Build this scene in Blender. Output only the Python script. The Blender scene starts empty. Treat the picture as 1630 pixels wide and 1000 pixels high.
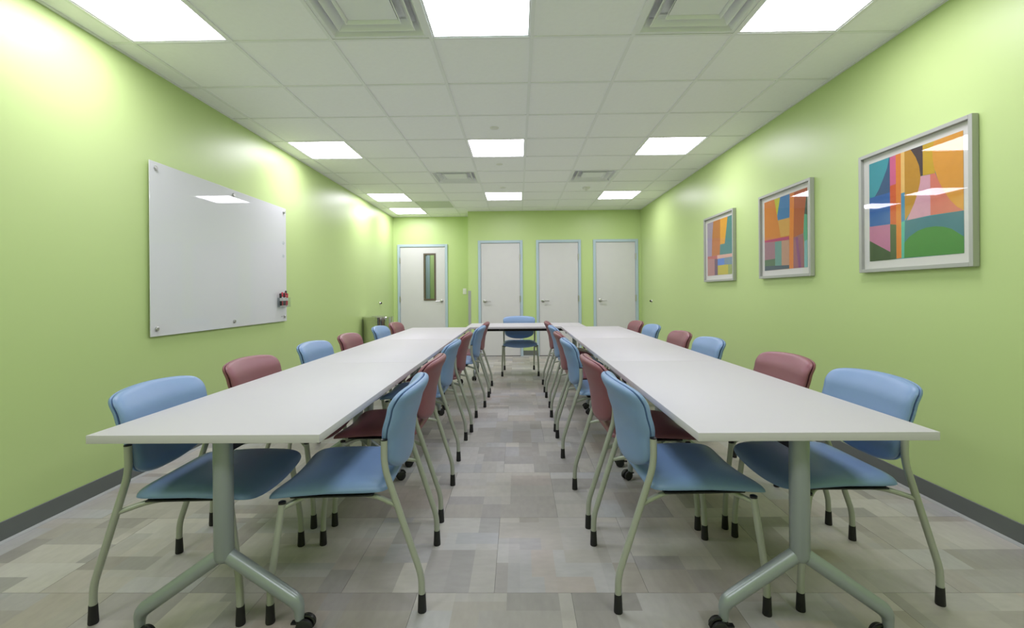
import bpy, bmesh, math, random
from mathutils import Vector, Matrix

# ------------------------------------------------------------------ camera, world, exposure
scene = bpy.context.scene
C = scene.collection
R = math.radians
PI = math.pi
CAM_H = 1.188
YAW, ROLL, FPX, PX, PY = -.0125, .0083, 730.64, 815.0, 466.67
cam_data = bpy.data.cameras.new('camera')
cam = bpy.data.objects.new('camera', cam_data)
C.objects.link(cam)
cam_data.sensor_width = 36.0
cam_data.lens = 36.0 * FPX / 1630.0
cam_data.shift_x = (815.0 - PX) / 1630.0
cam_data.shift_y = -(500.0 - PY) / 1630.0
cam_data.clip_start = .05
cyw, syw, cr, sr = math.cos(YAW), math.sin(YAW), math.cos(ROLL), math.sin(ROLL)
right = Vector((cr * cyw, -cr * syw, -sr))
fwd = Vector((syw, cyw, 0))
up = Vector((sr * cyw, -sr * syw, cr))
m = Matrix.Identity(4)
for i in range(3):
    m[i][0], m[i][1], m[i][2] = right[i], up[i], -fwd[i]
m[2][3] = CAM_H
cam.matrix_world = m
scene.camera = cam

world = bpy.data.worlds.new('world')
scene.world = world
world.use_nodes = True
world.node_tree.nodes['Background'].inputs[0].default_value = (.9, .95, 1, 1)
world.node_tree.nodes['Background'].inputs[1].default_value = .3
vs = scene.view_settings
vs.view_transform = 'Standard'
vs.look = 'None'
vs.gamma = 1.0
vs.use_curve_mapping = False
vs.exposure = 0.0
LIGHT = 16.5            # radiance of the ceiling panels

# ------------------------------------------------------------------ room dimensions (metres)
XL, XR = -2.5014, 2.3153          # side walls
YB, YA = 8.64, 9.22               # door wall, alcove wall
YF = -1.0                         # wall behind the photographer
XC = -.93                         # outer corner of the alcove
H = 2.734                         # ceiling
TILE = .6096
GX, GY = -2.3406, 2.7816          # origin of the ceiling grid
TABLE_Z = .737

# ------------------------------------------------------------------ helpers
def srgb(r, g, b):
    f = lambda c: c / 12.92 if c <= .04045 else ((c + .055) / 1.055) ** 2.4
    return (f(r / 255), f(g / 255), f(b / 255), 1)

def mat(name, col, rough=.5, metal=0, spec=.5, coat=0, mottle=0, mscale=8, bump=0, bscale=200, trans=0):
    M = bpy.data.materials.new(name)
    M.use_nodes = True
    nt = M.node_tree
    p = nt.nodes['Principled BSDF']
    p.inputs['Base Color'].default_value = col
    p.inputs['Roughness'].default_value = rough
    p.inputs['Metallic'].default_value = metal
    p.inputs['Specular IOR Level'].default_value = spec
    p.inputs['Coat Weight'].default_value = coat
    p.inputs['Transmission Weight'].default_value = trans
    tc = nt.nodes.new('ShaderNodeTexCoord')
    if mottle:
        n = nt.nodes.new('ShaderNodeTexNoise'); n.inputs['Scale'].default_value = mscale
        n.inputs['Detail'].default_value = 4
        nt.links.new(tc.outputs['Object'], n.inputs['Vector'])
        mr = nt.nodes.new('ShaderNodeMapRange')
        mr.inputs['From Min'].default_value = .3; mr.inputs['From Max'].default_value = .7
        mr.inputs['To Min'].default_value = 1 - mottle; mr.inputs['To Max'].default_value = 1 + mottle
        nt.links.new(n.outputs['Fac'], mr.inputs['Value'])
        mx = nt.nodes.new('ShaderNodeMix'); mx.data_type = 'RGBA'; mx.blend_type = 'MULTIPLY'
        mx.inputs['Factor'].default_value = 1
        mx.inputs['A'].default_value = col
        nt.links.new(mr.outputs['Result'], mx.inputs['B'])
        nt.links.new(mx.outputs['Result'], p.inputs['Base Color'])
    if bump:
        n2 = nt.nodes.new('ShaderNodeTexNoise'); n2.inputs['Scale'].default_value = bscale
        n2.inputs['Detail'].default_value = 2
        nt.links.new(tc.outputs['Object'], n2.inputs['Vector'])
        b = nt.nodes.new('ShaderNodeBump'); b.inputs['Strength'].default_value = bump
        b.inputs['Distance'].default_value = .002
        nt.links.new(n2.outputs['Fac'], b.inputs['Height'])
        nt.links.new(b.outputs['Normal'], p.inputs['Normal'])
    return M

def emit_mat(name, col, s):
    M = bpy.data.materials.new(name); M.use_nodes = True
    nt = M.node_tree; nt.nodes.clear()
    e = nt.nodes.new('ShaderNodeEmission'); o = nt.nodes.new('ShaderNodeOutputMaterial')
    e.inputs[0].default_value = col; e.inputs[1].default_value = s
    nt.links.new(e.outputs[0], o.inputs[0])
    return M

def glass_mat(name, tint=(1, 1, 1, 1), rough=0.0, ior=1.5):
    """thin pane: clear, with the mirror reflection of glass by Fresnel"""
    M = bpy.data.materials.new(name); M.use_nodes = True
    nt = M.node_tree; nt.nodes.clear()
    o = nt.nodes.new('ShaderNodeOutputMaterial'); mx = nt.nodes.new('ShaderNodeMixShader')
    t = nt.nodes.new('ShaderNodeBsdfTransparent'); g = nt.nodes.new('ShaderNodeBsdfGlossy')
    f = nt.nodes.new('ShaderNodeFresnel'); f.inputs['IOR'].default_value = ior
    t.inputs[0].default_value = tint; g.inputs['Roughness'].default_value = rough
    ge = nt.nodes.new('ShaderNodeNewGeometry'); ml = nt.nodes.new('ShaderNodeMath'); ml.operation = 'MULTIPLY'
    iv = nt.nodes.new('ShaderNodeMath'); iv.operation = 'SUBTRACT'; iv.inputs[0].default_value = 1
    nt.links.new(ge.outputs['Backfacing'], iv.inputs[1])
    nt.links.new(f.outputs[0], ml.inputs[0]); nt.links.new(iv.outputs[0], ml.inputs[1])
    nt.links.new(ml.outputs[0], mx.inputs[0]); nt.links.new(t.outputs[0], mx.inputs[1])
    nt.links.new(g.outputs[0], mx.inputs[2]); nt.links.new(mx.outputs[0], o.inputs[0])
    return M

M = {}
M['wall'] = mat('lime_paint', srgb(191, 213, 143), .40, spec=.5, bump=.04, bscale=350)
M['ceiling_tile'] = mat('ceiling_tile', srgb(249, 249, 253), .9, mottle=.015, mscale=30, bump=.12, bscale=500)
M['tee'] = mat('white_tee_metal', srgb(238, 239, 242), .5)
M['plenum'] = mat('plenum_board', srgb(120, 120, 118), .9)
M['base'] = mat('grey_vinyl_base', srgb(104, 109, 106), .5, mottle=.02)
M['base_toe'] = mat('caulk_and_reflection_toe', srgb(168, 170, 168), .4)  # lighter than the base: caulk strip plus a reflection painted into the colour
M['door'] = mat('cream_door_paint', srgb(210, 209, 209), .45, mottle=.01)
M['frame_blue'] = mat('pale_blue_frame_paint', srgb(178, 197, 208), .4)
M['steel'] = mat('satin_steel', srgb(190, 190, 186), .28, metal=1)
M['bin_steel'] = mat('polished_steel', srgb(205, 205, 200), .10, metal=1)
M['dark_bronze'] = mat('bronze_vision_frame', srgb(92, 82, 66), .45)
M['grey_guard'] = mat('grey_corner_guard', srgb(160, 164, 158), .5)
M['white_plastic'] = mat('white_plastic', srgb(228, 228, 224), .4)
M['black'] = mat('black_rubber', srgb(24, 24, 25), .55)
M['black_gloss'] = mat('black_nylon', srgb(20, 20, 22), .3)
M['laminate'] = mat('white_laminate', srgb(196, 193, 197), .5, spec=.3, mottle=.004, mscale=20)
M['sage'] = mat('sage_grey_powder_coat', srgb(172, 176, 164), .36, metal=.25)
M['leg_silver'] = mat('silver_green_powder_coat', srgb(152, 160, 162), .3, metal=.35)
M['blue'] = mat('blue_vinyl', srgb(122, 151, 192), .42, spec=.6, bump=.10, bscale=700, mottle=.02, mscale=10)
M['maroon'] = mat('maroon_vinyl', srgb(136, 84, 92), .42, bump=.10, bscale=700, mottle=.02, mscale=10)
M['board'] = mat('white_back_painted_glass', srgb(215, 217, 219), .02, spec=.5)
M['pic_frame'] = mat('silver_picture_frame', srgb(176, 178, 172), .4, metal=.3)
M['mat_board'] = mat('white_mat_board', srgb(214, 213, 208), .8)
M['pane'] = glass_mat('picture_glass')
M['door_pane'] = glass_mat('door_glass', (.9, .94, .93, 1))
M['acrylic'] = glass_mat('clear_acrylic', (.93, .95, .95, 1), .02)
M['panel'] = emit_mat('lit_panel', (1, .955, 1.08, 1), LIGHT)
M['panel_cool'] = emit_mat('lit_panel_cool', (.80, .91, 1, 1), LIGHT)
M['diffuser'] = mat('diffuser_paint', srgb(236, 238, 240), .45)
M['return'] = mat('grey_return_panel', srgb(205, 212, 198), .8, bump=.3, bscale=600)
M['red'] = mat('red_marker_plastic', srgb(186, 44, 62), .35)
M['paper'] = mat('white_marker_barrel', srgb(225, 222, 222), .4)
M['corridor_grey'] = mat('corridor_blue_grey', srgb(180, 192, 202), .6)

def floor_mat():
    Mt = bpy.data.materials.new('printed_vinyl_floor'); Mt.use_nodes = True
    nt = Mt.node_tree; p = nt.nodes['Principled BSDF']
    a = nt.nodes.new('ShaderNodeAttribute'); a.attribute_name = 'print'
    tc = nt.nodes.new('ShaderNodeTexCoord')
    mp = nt.nodes.new('ShaderNodeMapping'); mp.inputs['Scale'].default_value = (26, 8, 8)
    n = nt.nodes.new('ShaderNodeTexNoise'); n.inputs['Scale'].default_value = 1.6; n.inputs['Detail'].default_value = 6
    nt.links.new(tc.outputs['Object'], mp.inputs['Vector']); nt.links.new(mp.outputs['Vector'], n.inputs['Vector'])
    n3 = nt.nodes.new('ShaderNodeTexNoise'); n3.inputs['Scale'].default_value = 14; n3.inputs['Detail'].default_value = 6
    nt.links.new(tc.outputs['Object'], n3.inputs['Vector'])
    ad = nt.nodes.new('ShaderNodeMath'); ad.operation = 'ADD'
    nt.links.new(n.outputs['Fac'], ad.inputs[0]); nt.links.new(n3.outputs['Fac'], ad.inputs[1])
    mr = nt.nodes.new('ShaderNodeMapRange')
    mr.inputs['From Min'].default_value = .6; mr.inputs['From Max'].default_value = 1.4
    mr.inputs['To Min'].default_value = .92; mr.inputs['To Max'].default_value = 1.08
    nt.links.new(ad.outputs[0], mr.inputs['Value'])
    mx = nt.nodes.new('ShaderNodeMix'); mx.data_type = 'RGBA'; mx.blend_type = 'MULTIPLY'
    mx.inputs['Factor'].default_value = 1
    nt.links.new(a.outputs['Color'], mx.inputs['A']); nt.links.new(mr.outputs['Result'], mx.inputs['B'])
    nt.links.new(mx.outputs['Result'], p.inputs['Base Color'])
    p.inputs['Roughness'].default_value = .46
    p.inputs['Specular IOR Level'].default_value = .4
    return Mt
M['floor'] = floor_mat()

# ---- mesh helpers
def obj(name, bm, material, parent=None, smooth=None, loc=None, rot=None):
    me = bpy.data.meshes.new(name)
    bmesh.ops.recalc_face_normals(bm, faces=bm.faces)
    bm.to_mesh(me); bm.free()
    for mm in (material if isinstance(material, (list, tuple)) else [material]):
        me.materials.append(M[mm] if isinstance(mm, str) else mm)
    if smooth is not None:
        for p in me.polygons: p.use_smooth = True
        me.set_sharp_from_angle(angle=R(smooth))
    o = bpy.data.objects.new(name, me)
    C.objects.link(o)
    if parent: o.parent = parent
    if loc: o.location = loc
    if rot: o.rotation_euler = rot
    return o

def link_mesh(name, me, parent=None, loc=(0, 0, 0), rot=(0, 0, 0)):
    o = bpy.data.objects.new(name, me); C.objects.link(o)
    o.parent = parent; o.location = loc; o.rotation_euler = rot
    return o

def tag(o, label, cat, group=None, kind=None):
    o['label'] = label; o['category'] = cat
    if group: o['group'] = group
    if kind: o['kind'] = kind
    return o

def thing(name, label, cat, loc=(0, 0, 0), rz=0, group=None, kind=None):
    o = bpy.data.objects.new(name, None); C.objects.link(o)
    o.empty_display_size = .1
    o.location = loc; o.rotation_euler = (0, 0, rz)
    return tag(o, label, cat, group, kind)

def copy_tree(o, parent=None):
    c = o.copy(); C.objects.link(c); c.parent = parent
    for ch in list(o.children): copy_tree(ch, c)
    return c

def box(bm, x0, x1, y0, y1, z0, z1, bev=0, seg=2):
    vs = [bm.verts.new((x, y, z)) for x in (x0, x1) for y in (y0, y1) for z in (z0, z1)]
    fs = [(0, 1, 3, 2), (4, 6, 7, 5), (0, 4, 5, 1), (2, 3, 7, 6), (0, 2, 6, 4), (1, 5, 7, 3)]
    faces = [bm.faces.new([vs[i] for i in f]) for f in fs]
    if bev:
        es = set(e for f in faces for e in f.edges)
        bmesh.ops.bevel(bm, geom=list(es), offset=bev, segments=seg, affect='EDGES', profile=.5)
    return bm

def bx(*a, **k):
    return box(bmesh.new(), *a, **k)

def fillet(pts, rad, n=7):
    out = [Vector(pts[0])]
    for i in range(1, len(pts) - 1):
        p, a, b = Vector(pts[i]), Vector(pts[i - 1]), Vector(pts[i + 1])
        r = rad[i - 1] if isinstance(rad, (list, tuple)) else rad
        r = min(r, (a - p).length * .49, (b - p).length * .49)
        s, e = p + (a - p).normalized() * r, p + (b - p).normalized() * r
        for k in range(n + 1):
            t = k / n
            out.append(s * (1 - t) ** 2 + p * 2 * t * (1 - t) + e * t * t)
    out.append(Vector(pts[-1]))
    return out

def tube(bm, pts, r, n=12, cap=True):
    pts = [Vector(p) for p in pts]
    rs = r if isinstance(r, (list, tuple)) else [r] * len(pts)
    d = (pts[1] - pts[0]).normalized()
    nx = d.orthogonal().normalized()
    rings = []
    for i, p in enumerate(pts):
        t = (pts[min(i + 1, len(pts) - 1)] - pts[max(i - 1, 0)]).normalized()
        nx = (nx - t * nx.dot(t)).normalized()
        ny = t.cross(nx)
        rings.append([bm.verts.new(p + (nx * math.cos(2 * PI * k / n) + ny * math.sin(2 * PI * k / n)) * rs[i]) for k in range(n)])
    for a, b in zip(rings, rings[1:]):
        for k in range(n):
            bm.faces.new((a[k], a[(k + 1) % n], b[(k + 1) % n], b[k]))
    if cap:
        bm.faces.new(rings[0][::-1]); bm.faces.new(rings[-1])
    return bm

def lathe(bm, prof, n=24, mtx=None):
    """prof: (radius, z) pairs, closed at the axis by caps"""
    rings = []
    for r, z in prof:
        rings.append([bm.verts.new((r * math.cos(2 * PI * k / n), r * math.sin(2 * PI * k / n), z)) for k in range(n)])
    for a, b in zip(rings, rings[1:]):
        for k in range(n):
            bm.faces.new((a[k], a[(k + 1) % n], b[(k + 1) % n], b[k]))
    bm.faces.new(rings[0][::-1]); bm.faces.new(rings[-1])
    if mtx is not None:
        bmesh.ops.transform(bm, matrix=mtx, verts=[v for r_ in rings for v in r_])
    return bm

def pad(fn, n=22, p=7):
    """closed cushion: fn(a, b, r, side) -> point; a,b lie in a rounded square, r = distance to the rim 0..1"""
    bm = bmesh.new()
    g = [math.sin(PI / 2 * (2 * i / n - 1)) for i in range(n + 1)]
    layers = []
    for side in (1, -1):
        rows = []
        for i, a in enumerate(g):
            row = []
            for j, b in enumerate(g):
                if side == -1 and (i in (0, n) or j in (0, n)):
                    row.append(layers[0][i][j]); continue
                r = max(abs(a), abs(b))
                k = r / ((abs(a) ** p + abs(b) ** p) ** (1 / p)) if r > 1e-9 else 1
                row.append(bm.verts.new(fn(a * k, b * k, min(r, 1), side)))
            rows.append(row)
        layers.append(rows)
    for s, rows in enumerate(layers):
        for i in range(n):
            for j in range(n):
                q = (rows[i][j], rows[i + 1][j], rows[i + 1][j + 1], rows[i][j + 1])
                bm.faces.new(q if s == 0 else q[::-1])
    return bm

def lerp_table(tab, v):
    if v <= tab[0][0]: return tab[0][1]
    for (a, x), (b, y) in zip(tab, tab[1:]):
        if v <= b:
            t = (v - a) / (b - a); t = t * t * (3 - 2 * t) * .5 + t * .5
            return x + (y - x) * t
    return tab[-1][1]

# ------------------------------------------------------------------ the room shell
def wall(name, label, bm):
    o = obj(name, bm, 'wall'); return tag(o, label, 'wall', kind='structure')

def wall_with_holes(x0, x1, y0, y1, z1, holes):
    """holes: (xa, xb, za, zb), left to right"""
    bm = bmesh.new(); x = x0
    for xa, xb, za, zb in holes:
        box(bm, x, xa, y0, y1, 0, z1)
        box(bm, xa, xb, y0, y1, zb, z1)
        if za > 0: box(bm, xa, xb, y0, y1, 0, za)
        x = xb
    box(bm, x, x1, y0, y1, 0, z1)
    return bm

ZT = H + .16
wall('wall_left', 'lime green side wall that carries the glass whiteboard', bx(XL - .12, XL, YF - .12, YA + .12, 0, ZT))
wall('wall_right', 'lime green side wall that carries three framed abstract prints', bx(XR, XR + .12, YF - .12, YB + .12, 0, ZT))
wall('wall_front', 'lime green wall opposite the doors', bx(XL, XR, YF - .12, YF, 0, ZT))
DW = [(-.742, .098), (.350, 1.192), (1.420, 2.262)]       # outer widths of the three frames in the door wall
DA = (-2.415, -1.405)                                     # the alcove door
FZ = 2.182
wall('wall_back', 'lime green end wall with three cream doors',
     wall_with_holes(XC, XR, YB, YB + .12, ZT, [(a + .02, b - .02, 0, FZ - .02) for a, b in DW]))
wall('wall_alcove', 'lime green alcove wall with a windowed door',
     wall_with_holes(XL, XC, YA, YA + .12, ZT, [(DA[0] + .02, DA[1] - .02, 0, FZ - .02)]))
wall('wall_alcove_side', 'short lime green return between the door wall and alcove', bx(XC, XC + .12, YB + .12, YA + .12, 0, ZT))

# ---- floor: 24 inch printed vinyl tiles in staggered rows
fl = tag(obj('floor', bx(XL, XR, YF, YA + 1.9, -.06, -.004), 'plenum'), 'grey patchwork vinyl tile floor', 'floor', kind='structure')
SHADES = [srgb(*c) for c in ((150, 145, 139), (160, 156, 150), (168, 164, 157), (176, 171, 163), (184, 179, 170), (164, 163, 165),
                             (174, 174, 174), (172, 161, 153), (152, 148, 145), (180, 177, 173), (162, 156, 145), (192, 187, 177), (142, 138, 132))]
rng = random.Random(11)
def partition(n, rng):
    g = [[None] * n for _ in range(n)]
    for i in range(n):
        for j in range(n):
            if g[i][j] is None:
                w, h = rng.choice([(4, 3), (6, 3), (5, 4), (3, 4), (8, 3), (3, 6), (6, 5), (4, 2), (2, 4), (7, 2), (6, 4)])
                c = rng.choice(SHADES)
                for a in range(i, min(n, i + h)):
                    for b in range(j, min(n, j + w)):
                        if g[a][b] is None: g[a][b] = c
    return g
def floor_tile_mesh(seed):
    rg = random.Random(seed); n = 12; T = TILE - .0012; bm = bmesh.new()
    lay = bm.loops.layers.float_color.new('print')
    p1, p2 = partition(n, rg), partition(n, rg)
    base = rg.choice(SHADES)
    vs = [[bm.verts.new((T * (j / n - .5), T * (i / n - .5), 0)) for j in range(n + 1)] for i in range(n + 1)]
    for i in range(n):
        for j in range(n):
            f = bm.faces.new((vs[i][j], vs[i][j + 1], vs[i + 1][j + 1], vs[i + 1][j]))
            c = [.62 * a + .23 * b + .15 * d for a, b, d in zip(p1[i][j], p2[i][j], base)]
            for l in f.loops: l[lay] = (c[0], c[1], c[2], 1)
    edge = [vs[0][j] for j in range(n + 1)] + [vs[i][n] for i in range(1, n + 1)] + [vs[n][j] for j in range(n - 1, -1, -1)] + [vs[i][0] for i in range(n - 1, 0, -1)]
    low = [bm.verts.new((v.co.x, v.co.y, -.004)) for v in edge]
    for k in range(len(edge)):
        q = (k + 1) % len(edge)
        f = bm.faces.new((edge[k], low[k], low[q], edge[q]))
        for l in f.loops: l[lay] = (.2, .2, .19, 1)
    me = bpy.data.meshes.new('floor_tile'); bm.to_mesh(me); bm.free()
    me.materials.append(M['floor'])
    return me
fmesh = [floor_tile_mesh(100 + k) for k in range(26)]
def clipped_tile(me, x, y, x0, x1, y0, y1):
    bm = bmesh.new(); bm.from_mesh(me)
    for co, no in (((x0 - x, 0, 0), (-1, 0, 0)), ((x1 - x, 0, 0), (1, 0, 0)), ((0, y0 - y, 0), (0, -1, 0)), ((0, y1 - y, 0), (0, 1, 0))):
        bmesh.ops.bisect_plane(bm, geom=bm.verts[:] + bm.edges[:] + bm.faces[:], plane_co=co, plane_no=no, clear_outer=True)
    m2 = bpy.data.meshes.new('floor_tile'); bm.to_mesh(m2); bm.free(); m2.materials.append(M['floor'])
    return m2
for i in range(-5, 13):
    y = 1.818 + TILE * (i + .5)
    off = 0 if i % 2 == 0 else TILE / 2
    for j in range(-6, 7):
        x = -.103 + off + TILE * (j + .5)
        x0, x1 = XL + .001, XR - .001
        y1 = YA + .02 if x < XC else YB + .02
        if x + TILE / 2 <= x0 + .01 or x - TILE / 2 >= x1 - .01 or y - TILE / 2 >= y1 - .01: continue
        if x - TILE / 2 < XC < x + TILE / 2: y1 = YA + .02
        me = rng.choice(fmesh)
        rot = 0
        if x - TILE / 2 < x0 or x + TILE / 2 > x1 or y + TILE / 2 > y1 or y - TILE / 2 < YF:
            me = clipped_tile(me, x, y, x0, x1, YF + .001, y1)
        else:
            rot = rng.choice((0, 0, PI, PI / 2))
        if me.polygons: link_mesh('floor_tile', me, fl, (x, y, 0), (0, 0, rot))

# ---- suspended ceiling
ce = tag(obj('ceiling', bx(XL - .12, XR + .12, YF - .12, YA + .12, ZT, ZT + .05), 'plenum'), 'suspended ceiling of square white tiles', 'ceiling', kind='structure')
cells_x = [XL] + [GX + TILE * j for j in range(8)] + [XR]
rows_i = range(-6, 11)
LIGHTS = {(0, -1), (3, -1), (6, -1), (0, 3), (3, 3), (6, 3), (0, 7), (3, 7), (6, 7), (0, 9), (0, -5), (3, -5), (6, -5)}
VENTS = {(2, -1), (5, -1), (2, 5), (5, 5)}
RETURN = (1, 8)
tile_cache = {}
def ceiling_tile(w, d):
    key = (round(w, 3), round(d, 3))
    if key not in tile_cache:
        me = bpy.data.meshes.new('ceiling_tile')
        bm = bx(-w / 2, w / 2, -d / 2, d / 2, 0, .015); bm.to_mesh(me); bm.free(); me.materials.append(M['ceiling_tile'])
        tile_cache[key] = me
    return tile_cache[key]
def ycell(i):
    return max(YF, GY + TILE * i), min(YA, GY + TILE * (i + 1))
for c in range(9):
    j = c - 1
    for i in rows_i:
        if (j, i) in LIGHTS or (j, i) in VENTS or (j, i) == RETURN: continue
        x0, x1 = cells_x[c], cells_x[c + 1]
        y0, y1 = ycell(i)
        if x0 >= XC - .01: y1 = min(y1, YB)
        elif x1 > XC and y1 > YB:
            # the tile that meets the outer corner: split there
            if y0 < YA:
                link_mesh('ceiling_tile', ceiling_tile(XC - x0 - .004, y1 - y0 - .008), ce, ((x0 + XC) / 2, (y0 + y1) / 2, H + .006))
            if YB - y0 > .03:
                link_mesh('ceiling_tile', ceiling_tile(x1 - XC - .004, YB - y0 - .008), ce, ((x1 + XC) / 2, (y0 + YB) / 2, H + .006))
            continue
        if y1 - y0 < .03: continue
        link_mesh('ceiling_tile', ceiling_tile(x1 - x0 - .008, y1 - y0 - .008), ce, ((x0 + x1) / 2, (y0 + y1) / 2, H + .006))
for c in range(1, 9):
    x = cells_x[c]
    y1 = YA if x < XC else YB
    obj('main_runner', bx(x - .011, x + .011, YF, y1, H, H + .006), 'tee', ce)
for i in range(-5, 11):
    y = GY + TILE * i
    for c in range(9):
        x0, x1 = cells_x[c], cells_x[c + 1]
        if y > YB - .02:
            if x0 > XC: continue
            x1 = min(x1, XC)
        if y > YA - .02: continue
        obj('cross_tee', bx(x0 + .0115, x1 - .0115, y - .010, y + .010, H + .0005, H + .006), 'tee', ce)
for k, (a, b, cc, d) in enumerate([(XL, XL + .02, YF, YA), (XR - .02, XR, YF, YB), (XC, XR, YB - .02, YB), (XL, XC, YA - .02, YA), (XL, XR, YF, YF + .02)]):
    obj('wall_angle', bx(a, b, cc, d, H - .0008, H + .0055), 'tee', ce)

def side_name(j): return {0: 'beside the whiteboard wall', 3: 'over the middle aisle', 6: 'beside the picture wall'}[j]
def row_name(i): return {-1: 'third row from the doors', 3: 'second row from the doors', 7: 'row nearest the doors', -5: 'fourth row from the doors'}[i]
hs = TILE / 2
lf = bpy.data.meshes.new('frame'); bm = bmesh.new()
for a in ((-.2935, -.281, -.2935, .2935), (.281, .2935, -.2935, .2935), (-.281, .281, -.2935, -.281), (-.281, .281, .281, .2935)):
    box(bm, *a, 0, .04)
bm.to_mesh(lf); bm.free(); lf.materials.append(M['tee'])
def panel_mesh(mt):
    me = bpy.data.meshes.new('lens'); bm = bx(-.281, .281, -.281, .281, .008, .012)
    bmesh.ops.recalc_face_normals(bm, faces=bm.faces)
    bm.to_mesh(me); bm.free(); me.materials.append(M[mt]); me.materials.append(M['tee'])
    for p in me.polygons: p.material_index = 0 if p.normal.z < -.5 else 1
    return me
lens, lens_cool = panel_mesh('panel'), panel_mesh('panel_cool')
for (j, i) in sorted(LIGHTS):
    if i == 9: lab = 'lit square ceiling panel in the alcove before the windowed door'
    else: lab = 'lit square ceiling panel %s, %s' % (side_name(j), row_name(i))
    t = thing('ceiling_light', lab, 'ceiling light', (GX + TILE * (j + .5), GY + TILE * (i + .5), H + .003), 0, 'square ceiling light panels')
    link_mesh('frame', lf, t)
    link_mesh('lens', lens_cool if (j, i) == (3, -1) else lens, t)

def frustum(bm, b, zb, t, zt, th=.003):
    """thin square funnel wall from half size b at zb to half size t at zt"""
    o = [[bm.verts.new((sx * h, sy * h, z)) for sx, sy in ((-1, -1), (1, -1), (1, 1), (-1, 1))] for h, z in ((b, zb), (t, zt), (t - th, zt), (b - th, zb))]
    for r in range(4):
        p, q = o[r], o[(r + 1) % 4]
        for k in range(4):
            bm.faces.new((p[k], p[(k + 1) % 4], q[(k + 1) % 4], q[k]))
    return bm
vparts = []
bm = bmesh.new()
for a in ((-.293, -.272, -.293, .293), (.272, .293, -.293, .293), (-.272, .272, -.293, -.272), (-.272, .272, .272, .293)):
    box(bm, *a, 0, .003)
frustum(bm, .2735, .001, .232, .060)
vparts.append(('frame', bm))
vparts.append(('louver', frustum(bmesh.new(), .226, .004, .185, .050)))
bm = frustum(bmesh.new(), .160, .006, .135, .045); box(bm, -.142, .142, -.142, .142, .022, .025); vparts.append(('center_plate', bm))
vparts.append(('neck', bx(-.236, .236, -.236, .236, .0615, .066)))
vmesh = []
for nme, b in vparts:
    me = bpy.data.meshes.new(nme); bmesh.ops.recalc_face_normals(b, faces=b.faces); b.to_mesh(me); b.free(); me.materials.append(M['diffuser']); vmesh.append((nme, me))
vl = {(2, -1): 'square air diffuser on the whiteboard side, far from the doors', (5, -1): 'square air diffuser on the picture side, far from the doors',
      (2, 5): 'square air diffuser on the whiteboard side, near the doors', (5, 5): 'square air diffuser on the picture side, near the doors'}
for (j, i) in sorted(VENTS):
    t = thing('air_diffuser', vl[(j, i)], 'air vent', (GX + TILE * (j + .5), GY + TILE * (i + .5), H + .004), 0, 'ceiling air diffusers')
    for nme, me in vmesh: link_mesh(nme, me, t)
j, i = RETURN
tag(obj('return_panel', bx(-.293, .293, -.293, .293, 0, .012), 'return', loc=(GX + TILE * (j + .5), GY + TILE * (i + .5), H + .0065)),
    'darker flat ceiling panel before the alcove', 'ceiling panel')

def disc(r, h, prof=None):
    return lathe(bmesh.new(), prof or [(r * .9, -h), (r, -h * .5), (r, 0)], 28)
for i, lab, h in ((2, 'round white sprinkler cover before the second row of lights', .006), (4, 'round flush sprinkler cover between the second light row and doors', .003), (6, 'round white sprinkler cover before the light row nearest the doors', .006)):
    tag(obj('sprinkler_cover', disc(.042, h), 'white_plastic', smooth=40, loc=(GX + TILE * 3.5, GY + TILE * (i + .5), H + .006)), lab, 'sprinkler', 'sprinkler covers in the ceiling')
t = thing('smoke_detector', 'small white round smoke detector on the ceiling near the doors', 'smoke detector', (GX + TILE * 5.52, GY + TILE * 6.58, H + .006))
obj('base', disc(.055, .02), 'white_plastic', t, smooth=40)
obj('sensor_cap', lathe(bmesh.new(), [(.012, -.05), (.016, -.046), (.03, -.022), (.034, -.019)], 24), 'white_plastic', t, smooth=40)

# ---- baseboards
def baseboard(name, pts_label, length, loc, rz):
    """runs along local x from 0 to length, face towards local -y"""
    o = obj(name, bx(0, length, -.006, 0, .014, .105, bev=.002, seg=1), 'base', loc=loc, rot=(0, 0, rz))
    tag(o, pts_label, 'baseboard', kind='structure')
    bm = bmesh.new()
    prof = [(0, 0), (-.016, 0), (-.015, .003), (-.0075, .014), (0, .014)]
    a = [bm.verts.new((0, y, z)) for y, z in prof]; b = [bm.verts.new((length, y, z)) for y, z in prof]
    for k in range(5): bm.faces.new((a[k], a[(k + 1) % 5], b[(k + 1) % 5], b[k]))
    bm.faces.new(a[::-1]); bm.faces.new(b)
    obj('toe', bm, 'base_toe', o)
    return o
baseboard('baseboard_left', 'grey vinyl baseboard under the whiteboard', YA - YF, (XL, YF, 0), PI / 2)
baseboard('baseboard_right', 'grey vinyl baseboard under the framed prints', YB - YF, (XR, YB, 0), -PI / 2)
gaps = [(XC + .06, DW[0][0]), (DW[0][1], DW[1][0]), (DW[1][1], DW[2][0]), (DW[2][1], XR - .017)]
for k, (a, b) in enumerate(gaps):
    baseboard('baseboard_back_%d' % (k + 1), ['grey baseboard between corner guard and first plain door', 'grey baseboard between first and second plain doors', 'grey baseboard between second and third plain doors', 'grey baseboard between third plain door and picture wall'][k], b - a, (a, YB, 0), 0)
baseboard('baseboard_alcove', 'grey baseboard between the windowed door and alcove corner', XC - DA[1], (DA[1], YA, 0), 0)
bm = bx(XC - .004, XC + .05, YB - .004, YB, .02, 1.238); box(bm, XC - .004, XC, YB, YB + .05, .02, 1.238)
tag(obj('trim_1', bm, 'grey_guard'), 'grey corner guard on the alcove corner', 'corner guard', kind='structure')

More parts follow.
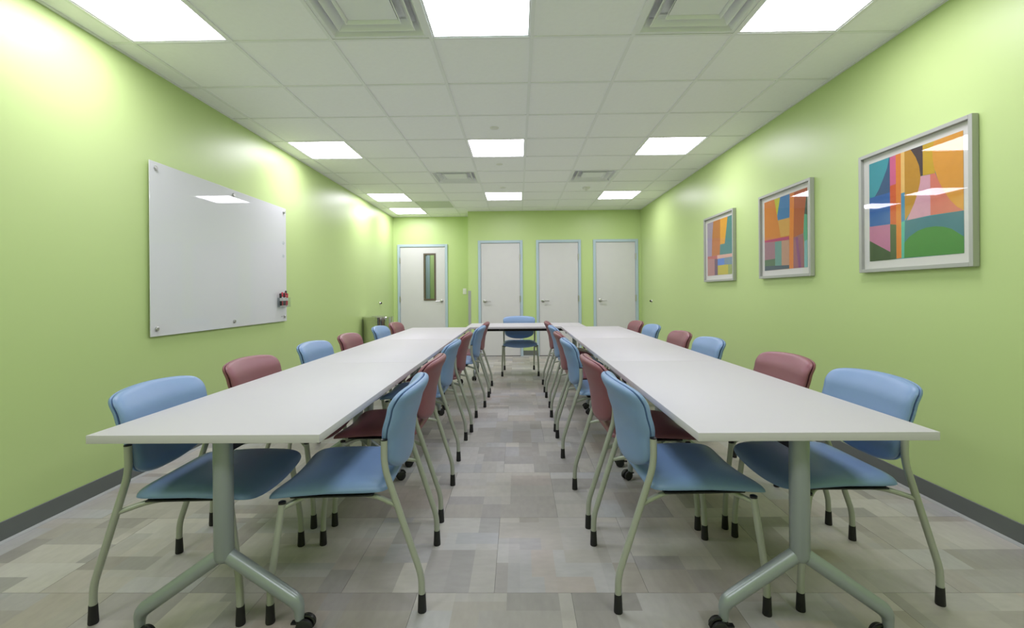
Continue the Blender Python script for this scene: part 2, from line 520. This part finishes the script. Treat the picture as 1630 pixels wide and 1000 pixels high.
# ---- doors
def lever(parent, x, z, y, d):
    """lever handle; d = direction of the lever along x"""
    rose = obj('lever_handle', lathe(bmesh.new(), [(.024, -.012), (.033, -.008), (.033, 0)], 24, Matrix.Translation((x, y, z)) @ Matrix.Rotation(-PI / 2, 4, 'X') @ Matrix.Scale(-1, 4, (0, 0, 1)) if False else Matrix.Translation((x, y, z)) @ Matrix.Rotation(-PI / 2, 4, 'X')), 'steel', parent, smooth=40)
    bm = bmesh.new()
    tube(bm, fillet([(x, y, z), (x, y - .055, z), (x + d * .115, y - .058, z - .004)], .02), .0095, 12)
    obj('lever', bm, 'steel', rose, smooth=50)
def door(name, label, x0, x1, yw, hinge, window=None):
    t = thing(name, label, 'door', ((x0 + x1) / 2, yw, 0), 0, kind='structure')
    w = (x1 - x0) / 2; fw = .05
    bm = bmesh.new()
    box(bm, -w, -w + fw, -.022, .12, 0, FZ, .003, 1); box(bm, w - fw, w, -.022, .12, 0, FZ, .003, 1)
    box(bm, -w + fw, w - fw, -.022, .12, FZ - fw, FZ, .003, 1)
    obj('door_frame', bm, 'frame_blue', t)
    a, b, zt = -w + fw + .004, w - fw - .004, FZ - fw - .004
    bm = bmesh.new(); y0, y1 = -.004, .040
    if window:
        wa, wb, za, zb = window
        wa -= (x0 + x1) / 2; wb -= (x0 + x1) / 2
        box(bm, a, wa, y0, y1, .012, zt); box(bm, wb, b, y0, y1, .012, zt)
        box(bm, wa, wb, y0, y1, .012, za); box(bm, wa, wb, y0, y1, zb, zt)
    else:
        box(bm, a, b, y0, y1, .012, zt)
    leaf = obj('door_leaf', bm, 'door', t)
    if window:
        bm = bmesh.new(); k = .028
        for q in ((wa - .006, wa + k, za - .006, zb + .006), (wb - k, wb + .006, za - .006, zb + .006), (wa + k, wb - k, za - .006, za + k), (wa + k, wb - k, zb - k, zb + .006)):
            box(bm, q[0], q[1], -.016, .052, q[2], q[3])
        obj('vision_frame', bm, 'dark_bronze', t)
        obj('vision_pane', bx(wa + k, wb - k, .016, .022, za + k, zb - k), 'door_pane', t)
    hx = (w - fw + .0) * hinge
    for z in (.25, 1.08, 1.86):
        bm = bmesh.new(); tube(bm, [(hx, -.026, z - .055), (hx, -.026, z + .055)], .008, 10)
        box(bm, hx - .012, hx + .012, -.0235, -.003, z - .055, z + .055)
        obj('hinge', bm, 'steel', t, smooth=40)
    lever(t, -hinge * (w - fw - .075), 1.04, -.004, hinge)
    obj('door_sweep', bx(a, b, -.001, .038, .001, .0115), 'black', t)
    return t
door('door_1', 'cream door with narrow glazed window in the alcove', DA[0], DA[1], YA, -1, (-1.885, -1.650, 1.06, 1.995))
door('door_2', 'plain cream door next to the grey corner guard', *DW[0], YB, 1)
door('door_3', 'plain cream door between the two other plain doors', *DW[1], YB, 1)
door('door_4', 'plain cream door next to the picture wall', *DW[2], YB, 1)
# closets behind the plain doors and the corridor behind the windowed one
tag(obj('wall_closet', bx(XC + .12, XR + .12, YB + .125, YB + .14, 0, ZT), 'wall'), 'green backing wall behind the plain doors', 'wall', kind='structure')
CY = 10.9
bm = bx(-3.3, -.78, CY, CY + .1, 0, ZT); box(bm, -3.4, -3.3, YA + .12, CY, 0, ZT); box(bm, -.78, -.68, YA + .12, CY, 0, ZT)
box(bm, -3.4, XL - .12, YA + .02, YA + .12, 0, ZT)
tag(obj('wall_corridor', bm, 'wall'), 'green corridor wall seen through the door window', 'wall', kind='structure')
tag(obj('ceiling_corridor', bx(-3.4, -.68, YA + .125, CY + .1, ZT, ZT + .05), 'ceiling_tile'), 'white corridor ceiling behind the windowed door', 'ceiling', kind='structure')
t = thing('door_5', 'blue grey corridor door seen through the door window', 'door', (-2.55, CY, 0), 0, kind='structure')
obj('door_leaf', bx(-.42, .405, -.03, 0, .01, 2.1), 'corridor_grey', t)
obj('door_frame', bx(.41, .47, -.05, 0, 0, 2.16), 'frame_blue', t); obj('door_frame', bx(-.48, -.425, -.05, 0, 0, 2.16), 'frame_blue', t)
obj('door_frame', bx(-.425, .41, -.05, 0, 2.105, 2.16), 'frame_blue', t)
t = thing('ceiling_light', 'lit ceiling panel in the corridor behind the windowed door', 'ceiling light', (-2.0, 10.2, ZT - .03))
link_mesh('frame', lf, t); link_mesh('lens', lens, t)

t = thing('light_switch', 'small white light switch in the alcove by the windowed door', 'light switch', (-1.066, YA, 1.23))
obj('plate', bx(-.036, .036, -.007, 0, -.058, .058, bev=.003), 'white_plastic', t)
obj('rocker', bx(-.016, .016, -.012, -.006, -.033, .033, bev=.002), 'white_plastic', t)
for loc, ry, lab in (((XL, 8.30, 1.025), PI / 2, 'small steel door bumper on the wall above the steel bin'), ((XR, 7.96, 1.03), -PI / 2, 'small steel door bumper on the picture wall near the doors')):
    t = thing('door_bumper', lab, 'door bumper', loc, 0, 'wall door bumpers')
    t.rotation_euler = (0, ry, 0)
    obj('rose', lathe(bmesh.new(), [(.026, 0), (.026, .006), (.018, .016)], 24), 'steel', t, smooth=40)
    obj('rubber', lathe(bmesh.new(), [(.016, .014), (.016, .03), (.010, .036)], 20), 'black', t, smooth=40)

# ------------------------------------------------------------------ glass whiteboard, marker cup, magnets
WY0, WY1, WZ0, WZ1 = 3.065, 4.888, .911, 2.110
t = thing('whiteboard', 'large frameless white glass board on steel standoffs', 'whiteboard', (XL, (WY0 + WY1) / 2, WZ0))
w = (WY1 - WY0) / 2; hh = WZ1 - WZ0
obj('glass_panel', bx(.018, .024, -w, w, 0, hh, bev=.001, seg=1), 'board', t)
MX = Matrix.Rotation(PI / 2, 4, 'Y')
for sy in (-w + .05, 0, w - .05):
    for z in (.05, hh - .045):
        obj('standoff', lathe(bmesh.new(), [(.011, .001), (.011, .024), (.015, .0245), (.015, .033), (.012, .036)], 20, Matrix.Translation((0, sy, z)) @ MX), 'steel', t, smooth=40)
obj('maker_mark', bx(.024, .0244, w - .115, w - .085, .048, .053), 'base', t)
for z, lab in ((1.736, 'upper round clear magnet on the whiteboard edge'), (1.598, 'lower round clear magnet on the whiteboard edge')):
    tag(obj('magnet', lathe(bmesh.new(), [(.016, 0), (.016, .008), (.013, .011)], 20, MX), 'acrylic', smooth=40, loc=(XL + .0245, 4.82, z)), lab, 'magnet', 'magnets on the whiteboard')
HX, HY, HZ = XL + .0255, 4.78, 1.062
t = thing('marker_holder', 'small clear marker cup stuck low on the whiteboard edge', 'marker holder', (HX, HY, HZ))
bm = bx(0, .003, -.085, .085, 0, .098); obj('back_plate', bm, 'acrylic', t)
obj('base', bx(.003, .052, -.085, .085, 0, .003), 'acrylic', t)
bm = bx(.052, .055, -.085, .085, 0, .098); box(bm, .003, .052, -.085, -.082, .003, .098); box(bm, .003, .052, .082, .085, .003, .098); obj('cup_wall', bm, 'acrylic', t)
MK = [(-.066, 'black', -4), (-.045, 'red', 3), (-.020, 'black', 6), (.006, 'black', 11), (.030, 'red', -5), (.054, 'red', 4)]
MKL = ['black capped marker at the cup end away from the doors', 'red capped marker between two black ones in the cup', 'black capped marker between a red and the most tilted black one',
       'most tilted black capped marker in the marker cup', 'red capped marker next to the most tilted black marker', 'red capped marker at the cup end nearer the doors']
for k, (yy, colr, tilt) in enumerate(MK):
    t = thing('marker', MKL[k], 'marker', (HX + .028, HY + yy, HZ + .005), 0, '%s markers in the marker cup' % colr)
    t.rotation_euler = (R(-tilt), 0, 0)
    up = (0, .012, .004, .03, .008, .0)[k]
    obj('barrel', lathe(bmesh.new(), [(.0085, 0), (.0095, .003), (.0095, .095 + up)], 14), 'paper', t, smooth=40)
    obj('cap', lathe(bmesh.new(), [(.0102, .09 + up), (.0102, .132 + up), (.0075, .137 + up)], 14), colr, t, smooth=40)
    obj('end_plug', lathe(bmesh.new(), [(.0097, .010), (.0097, .060)], 14), colr, t, smooth=40)

# ------------------------------------------------------------------ framed prints
ART = {
 1: [
  ((65, 165, 178), [0, 1000, 254, 1000, 227, 899, 175, 803, 122, 713, 67, 650, 0, 652]),
  ((60, 95, 135), [254, 1000, 262, 997, 262, 657, 67, 650, 122, 713, 175, 803, 227, 899]),
  ((48, 105, 180), [0, 652, 262, 657, 262, 349, 0, 357]),
  ((225, 105, 150), [262, 997, 332, 1000, 332, 723, 262, 718]),
  ((225, 95, 40), [262, 718, 332, 723, 332, 331, 262, 333]),
  ((240, 140, 45), [332, 1000, 390, 1000, 390, 7, 332, 4]),
  ((250, 205, 120), [390, 1000, 432, 1000, 432, 620, 390, 618]),
  ((70, 150, 190), [390, 618, 432, 620, 432, 353, 390, 346]),
  ((95, 200, 175), [390, 346, 432, 353, 421, 5, 390, 4]),
  ((205, 150, 40), [432, 1000, 499, 999, 553, 912, 588, 825, 602, 744, 597, 669, 571, 582, 535, 496, 490, 418, 432, 353]),
  ((75, 60, 62), [499, 999, 626, 998, 626, 730, 602, 726, 588, 825, 553, 912]),
  ((215, 175, 40), [626, 998, 740, 999, 720, 923, 724, 847, 740, 754, 748, 717, 626, 726]),
  ((235, 165, 60), [740, 999, 1000, 1000, 1000, 348, 941, 389, 881, 458, 820, 558, 772, 657, 740, 754, 724, 847, 720, 923]),
  ((228, 172, 188), [602, 726, 699, 719, 699, 359, 453, 353, 535, 496, 571, 582, 597, 669]),
  ((230, 130, 110), [699, 719, 748, 717, 772, 657, 820, 558, 881, 458, 941, 389, 1000, 348, 699, 359]),
  ((65, 130, 145), [432, 353, 1000, 348, 1000, 0, 421, 5]),
  ((75, 150, 65), [425, 149, 481, 198, 571, 241, 657, 257, 740, 256, 820, 241, 896, 212, 1000, 135, 1000, 0, 421, 5]),
  ((205, 125, 165), [0, 357, 262, 346, 262, 75, 0, 213]),
  ((60, 85, 50), [0, 213, 262, 75, 262, 0, 0, 0]),
  ((80, 100, 60), [262, 346, 332, 331, 332, 4, 262, 0]),],
 2: [
  ((225, 135, 45), [0, 1000, 258, 999, 331, 753, 405, 449, 0, 443]),
  ((205, 205, 40), [258, 999, 406, 999, 331, 753]),
  ((60, 130, 185), [406, 999, 630, 999, 629, 683, 347, 687, 331, 753]),
  ((225, 170, 80), [347, 687, 629, 683, 614, 447, 410, 449]),
  ((240, 140, 40), [630, 999, 727, 996, 700, 2, 607, 3]),
  ((190, 95, 45), [727, 996, 1000, 1000, 937, 676, 918, 438, 706, 407]),
  ((75, 100, 85), [1000, 1000, 999, 659, 937, 676]),
  ((195, 60, 110), [0, 443, 609, 436, 609, 389, 102, 410, 0, 416]),
  ((170, 125, 135), [0, 416, 271, 399, 270, 160, 0, 155]),
  ((110, 165, 150), [271, 399, 431, 394, 430, 53, 270, 58]),
  ((200, 155, 125), [431, 394, 613, 389, 608, 50, 430, 53]),
  ((90, 125, 85), [0, 155, 270, 160, 270, 58, 0, 68]),
  ((75, 95, 105), [0, 68, 608, 50, 607, 3, 0, 0]),
  ((165, 105, 110), [706, 407, 918, 438, 930, 0, 700, 2]),
  ((150, 80, 130), [748, 400, 800, 404, 867, 0, 810, 1]),
  ((90, 180, 140), [937, 676, 999, 659, 1000, 347, 931, 327, 918, 438]),
  ((135, 195, 195), [931, 327, 1000, 347, 1000, 0, 930, 0]),],
 3: [
  ((175, 160, 185), [0, 1000, 264, 999, 208, 675, 189, 358, 0, 368]),
  ((205, 125, 55), [264, 999, 558, 999, 545, 549, 527, 329, 189, 354, 208, 675]),
  ((245, 175, 45), [558, 999, 844, 997, 728, 544, 545, 546]),
  ((80, 145, 140), [844, 997, 1000, 1000, 1000, 349, 527, 358, 545, 546, 728, 544]),
  ((205, 110, 105), [0, 368, 424, 359, 423, 296, 0, 321]),
  ((240, 190, 170), [424, 362, 1000, 349, 1000, 293, 423, 295]),
  ((200, 145, 140), [0, 321, 310, 304, 309, 1, 0, 0]),
  ((120, 90, 115), [310, 304, 441, 295, 440, 2, 309, 1]),
  ((95, 145, 225), [441, 293, 711, 293, 710, 178, 440, 174]),
  ((130, 160, 175), [711, 293, 1000, 293, 1000, 164, 710, 175]),
  ((212, 200, 70), [440, 174, 854, 170, 852, 0, 440, 2]),
  ((165, 185, 105), [854, 170, 1000, 164, 1000, 0, 852, 0]),],
}

art_mats = {}
PL = {1: 'framed abstract print with green dome, orange circle and ochre half disc', 2: 'framed abstract print with blue block and orange stripe over magenta band', 3: 'framed abstract print with yellow wedge, teal field and pale pink bar'}
for k, cy in ((1, 2.709), (2, 3.983), (3, 5.266)):
    t = thing('framed_print', PL[k], 'picture', (XR, cy, 1.303), PI / 2, 'framed abstract prints on the wall')
    # local: x runs along the wall, -y... local +y points to -x of the room after the turn
    S = .3835; T = .768; fw = .022
    bm = bmesh.new()
    for a, b, z0, z1 in ((-S, -S + fw, 0, T), (S - fw, S, 0, T), (-S + fw, S - fw, 0, fw), (-S + fw, S - fw, T - fw, T)):
        box(bm, a, b, .002, .036, z0, z1, .0012, 1)
    obj('frame', bm, 'pic_frame', t)
    obj('mat_board', bx(-S + fw, S - fw, .008, .014, fw, T - fw), 'mat_board', t)
    obj('glazing', bx(-S + fw, S - fw, .024, .026, fw, T - fw), 'pane', t)
    A = .3165; zb = (T - 2 * A) / 2 + .004
    bm = bmesh.new(); mats = []
    for n, (c, q) in enumerate(ART[k]):
        if c not in art_mats: art_mats[c] = mat('print_ink', tuple(.8 * v for v in srgb(*c)[:3]) + (1,), .7, mottle=.03, mscale=40)
        if art_mats[c] not in mats: mats.append(art_mats[c])
        # local x = +y of the room = towards the doors (left edge of the picture for the viewer)
        vs_ = [bm.verts.new((A - 2 * A * q[e] / 1000, .0144 + n * .00006, zb + 2 * A * q[e + 1] / 1000)) for e in range(0, len(q), 2)]
        f = bm.faces.new(vs_); f.material_index = mats.index(art_mats[c])
    box(bm, -A, A, .0138, .0142, zb, zb + 2 * A)
    obj('print', bm, mats, t)

# ------------------------------------------------------------------ waste bin
t = thing('waste_bin', 'round polished steel waste bin by the whiteboard wall', 'waste bin', (-2.262, 7.40, 0))
obj('body', lathe(bmesh.new(), [(.225, .004), (.23, .012), (.23, .775)], 64), 'bin_steel', t, smooth=30)
obj('lid', lathe(bmesh.new(), [(.233, .776), (.233, .818), (.228, .826), (.15, .828)], 64), 'bin_steel', t, smooth=30)
obj('opening_ring', lathe(bmesh.new(), [(.105, .8285), (.105, .832), (.095, .834)], 48), 'steel', t, smooth=30)
obj('base_ring', lathe(bmesh.new(), [(.222, 0), (.222, .0038)], 48), 'black', t, smooth=30)

# ------------------------------------------------------------------ tables
def make_table(L, W=.762, out=1):
    """local x across (width), y along the length, out = side of the wall; origin on the floor under the centre"""
    t = bpy.data.objects.new('folding_table', None); C.objects.link(t)
    obj('tabletop', bx(-W / 2, W / 2, -L / 2, L / 2, TABLE_Z - .027, TABLE_Z, bev=.0012), 'laminate', t, smooth=30)
    zu = TABLE_Z - .0272
    obj('crossbeam', bx(-.03, .03, -L / 2 + .105, L / 2 - .105, zu - .06, zu - .028), 'black', t)
    for s in (-1, 1):
        yc = s * (L / 2 - .105); xo = 0
        obj('mounting_plate', bx(-.25, .25, yc - .03, yc + .03, zu - .012, zu), 'black', t)
        obj('column', lathe(bmesh.new(), [(.012, .266), (.024, .272), (.0312, .288), (.0312, zu - .012)], 32, Matrix.Translation((xo, yc, 0))), 'leg_silver', t, smooth=40)
        for q in (-1, 1):
            outer = q == out; ex = q * (.276 if outer else .247)
            dy = .010 if s > 0 else (-.022 if outer else .024)
            p = [(xo, yc, .300), (ex, yc + dy, .110), (ex + q * .003, yc + dy, .052)]
            pts = fillet(p, .05, 8)
            rs = [.0245 - .009 * max(0, (i - 2) / (len(pts) - 3)) ** 1.5 if i > 2 else .0245 for i in range(len(pts))]
            obj('foot_arm', tube(bmesh.new(), pts, rs, 16), 'leg_silver', t, smooth=50)
            cst = obj('caster', lathe(bmesh.new(), [(.006, .036), (.013, .040), (.013, .0525), (.006, .054)], 14, Matrix.Translation((ex + q * .003, yc + dy, 0))), 'black_gloss', t, smooth=40)
            ang = R(20 * q) + (0 if s < 0 else .5)
            cx_, cy_ = ex + q * .003 + math.cos(ang) * (-q if outer else q) * .020, yc + dy + math.sin(ang) * .018
            rot = Matrix.Translation((cx_, cy_, .0285)) @ Matrix.Rotation(ang + PI / 2 * q * .8, 4, 'Z')
            for side in (-1, 1):
                obj('wheel', lathe(bmesh.new(), [(.024, -.008), (.028, -.005), (.028, .005), (.024, .008)], 24, rot @ Matrix.Translation((side * .0165, 0, 0)) @ Matrix.Rotation(PI / 2, 4, 'Y')), 'black', cst, smooth=40)
            bmh = bmesh.new(); tube(bmh, [Vector((0, .0305 * math.cos(a_), .0305 * math.sin(a_))) for a_ in [R(10 + 16 * i) for i in range(11)]], .0065, 8)
            box(bmh, -.009, .009, .028, .05, .004, .010)
            bmesh.ops.transform(bmh, matrix=rot, verts=bmh.verts)
            obj('hood', bmh, 'black_gloss', cst, smooth=40)
    obj('flip_lever', bx(-out * (W / 2 - .031) - .019, -out * (W / 2 - .031) + .019, .30, .36, zu - .022, zu - .006, bev=.002, seg=1), 'black', t)
    return t

TL = 1.543; TP = 1.546; TY0 = 1.4704
tabs = {'whiteboard': make_table(TL, out=-1), 'picture': make_table(TL, out=1)}
lab_pos = ['farthest from the head table', 'in the middle', 'next to the head table']
for side, cx in (('whiteboard', -1.0235), ('picture', .9535)):
    for k in range(3):
        t = tabs[side] if k == 0 else copy_tree(tabs[side])
        t.location = (cx, TY0 + TL / 2 + TP * k, 0)
        tag(t, 'white folding table %s in the row along the %s wall' % (lab_pos[k], side), 'table', 'white tables in two long rows')
ht = make_table(1.60)
ht.location = (.105, 6.52, 0); ht.rotation_euler = (0, 0, PI / 2)
tag(ht, 'white head table set crosswise between the ends of both rows', 'table')

# ------------------------------------------------------------------ chairs
YS = [(.48, -.118), (.56, -.122), (.645, -.132), (.75, -.160), (.83, -.196)]
HWT = [(.50, .212), (.56, .219), (.63, .2235), (.69, .241), (.80, .246), (.84, .246)]
def seat_fn(a, b, r, side):
    hw = .240 + .014 * b
    x, y = a * hw, .082 + .222 * b
    zc = .447 + .006 * a * a * (1 - abs(b))
    if b > .25: zc -= .040 * ((b - .25) / .75) ** 2 * (1 - .85 * a * a)
    zc -= .004 * (1 - a * a) * (1 - b * b)
    th = (1 - r ** 5) ** .5
    return Vector((x, y, zc + (.042 * th if side > 0 else -.007 * th)))
def back_fn(off, tf, tb, ef, eb):
    def fn(a, b, r, side):
        zb = .548 - .054 * (1 - abs(a) ** 2.4); zt = .836 - .017 * a * a
        z = zb + (zt - zb) * (b + 1) / 2
        x = a * lerp_table(HWT, z)
        y = lerp_table(YS, z) - .042 * (1 - (x / .245) ** 2)
        d = off + (tf * (1 - r ** ef) ** .5 if side > 0 else -tb * (1 - r ** eb) ** .5)
        return Vector((x, y + d, z + .15 * d))
    return fn
def make_chair(colour):
    t = bpy.data.objects.new('stacking_chair', None); C.objects.link(t)
    obj('seat', pad(seat_fn, 24, 9), colour, t, smooth=70)
    obj('backrest', pad(back_fn(.004, .034, .003, 7, 14), 26, 9), colour, t, smooth=70)
    obj('back_shell', pad(back_fn(-.004, .003, .024, 14, 12), 26, 9), colour, t, smooth=70)
    obj('seat_pan', bx(-.222, .222, -.085, .22, .431, .438, bev=.002, seg=1), 'black', t)
    for s in (-1, 1):
        pts = fillet([(s * .2275, -.266, .03), (s * .2275, -.264, .135), (s * .234, -.130, .548), (s * .236, -.132, .645)], [.035, .075], 8)
        lg = obj('leg', tube(bmesh.new(), pts, .0125, 14), 'sage', t, smooth=50)
        obj('foot_tip', lathe(bmesh.new(), [(.0155, 0), (.0165, .004), (.0137, .068)], 16, Matrix.Translation((s * .2275, -.2655, 0))), 'black', lg, smooth=40)
        obj('end_cap', lathe(bmesh.new(), [(.0128, .6452), (.0128, .6485), (.009, .650)], 16, Matrix.Translation((s * .236, -.132, 0))), 'black_gloss', lg, smooth=40)
        pts = fillet([(s * .259, .276, .03), (s * .259, .275, .135), (s * .247, .236, .425)], .05, 8)
        lg = obj('leg', tube(bmesh.new(), pts, .0125, 14), 'sage', t, smooth=50)
        obj('foot_tip', lathe(bmesh.new(), [(.0155, 0), (.0165, .004), (.0137, .068)], 16, Matrix.Translation((s * .259, .2762, 0))), 'black', lg, smooth=40)
        obj('end_cap', lathe(bmesh.new(), [(.0134, .4252), (.0134, .432), (.010, .434)], 16, Matrix.Translation((s * .247, .236, 0))), 'black_gloss', lg, smooth=40)
        pts = fillet([(s * .230, -.172, .402), (s * .192, -.075, .428), (s * .175, .165, .4285), (s * .246, .236, .408)], [.06, .05], 7)
        obj('seat_rail', tube(bmesh.new(), pts, .0095, 12), 'sage', t, smooth=50)
    return t
ORD = ['sixth', 'fifth', 'fourth', 'third', 'second', 'first']
protos = {'blue': make_chair('blue'), 'maroon': make_chair('maroon')}
used = set()
def place_chair(colour, x, y, rz, label, group):
    t = copy_tree(protos[colour]) if colour in used else protos[colour]
    used.add(colour)
    t.location = (x, y, 0); t.rotation_euler = (0, 0, R(rz))
    tag(t, label, 'chair', group)
ROWS = [
    ('aisle side of the picture wall row', [(.6205, 1.945, -88), (.606, 2.555, -88.5), (.580, 3.53, -90), (.578, 4.16, -90), (.584, 4.978, -89), (.581, 5.71, -90.5)]),
    ('wall side of the picture wall row', [(1.318, 1.978, 90), (1.300, 2.575, 91), (1.275, 3.53, 90), (1.262, 4.13, 89), (1.268, 5.01, 90), (1.265, 5.66, 91)]),
    ('aisle side of the whiteboard row', [(-.6445, 1.926, 93), (-.676, 2.61, 90.5), (-.695, 3.48, 90), (-.672, 4.155, 90), (-.612, 5.017, 88.5), (-.606, 5.65, 90)]),
    ('wall side of the whiteboard row', [(-1.299, 1.89, -87.2), (-1.325, 2.585, -90), (-1.345, 3.43, -91), (-1.335, 4.13, -89), (-1.335, 5.06, -90), (-1.335, 5.71, -90)]),
]
for where, spots in ROWS:
    for k, (x, y, rz) in enumerate(spots):
        colour = 'blue' if k % 2 == 0 else 'maroon'
        place_chair(colour, x, y, rz, '%s chair, %s from the head table, %s' % (colour, ORD[k], where), 'chairs %s' % where)
place_chair('blue', .022, 6.83, 181.5, 'blue vinyl chair behind the head table facing down the aisle', 'chair at the head table')
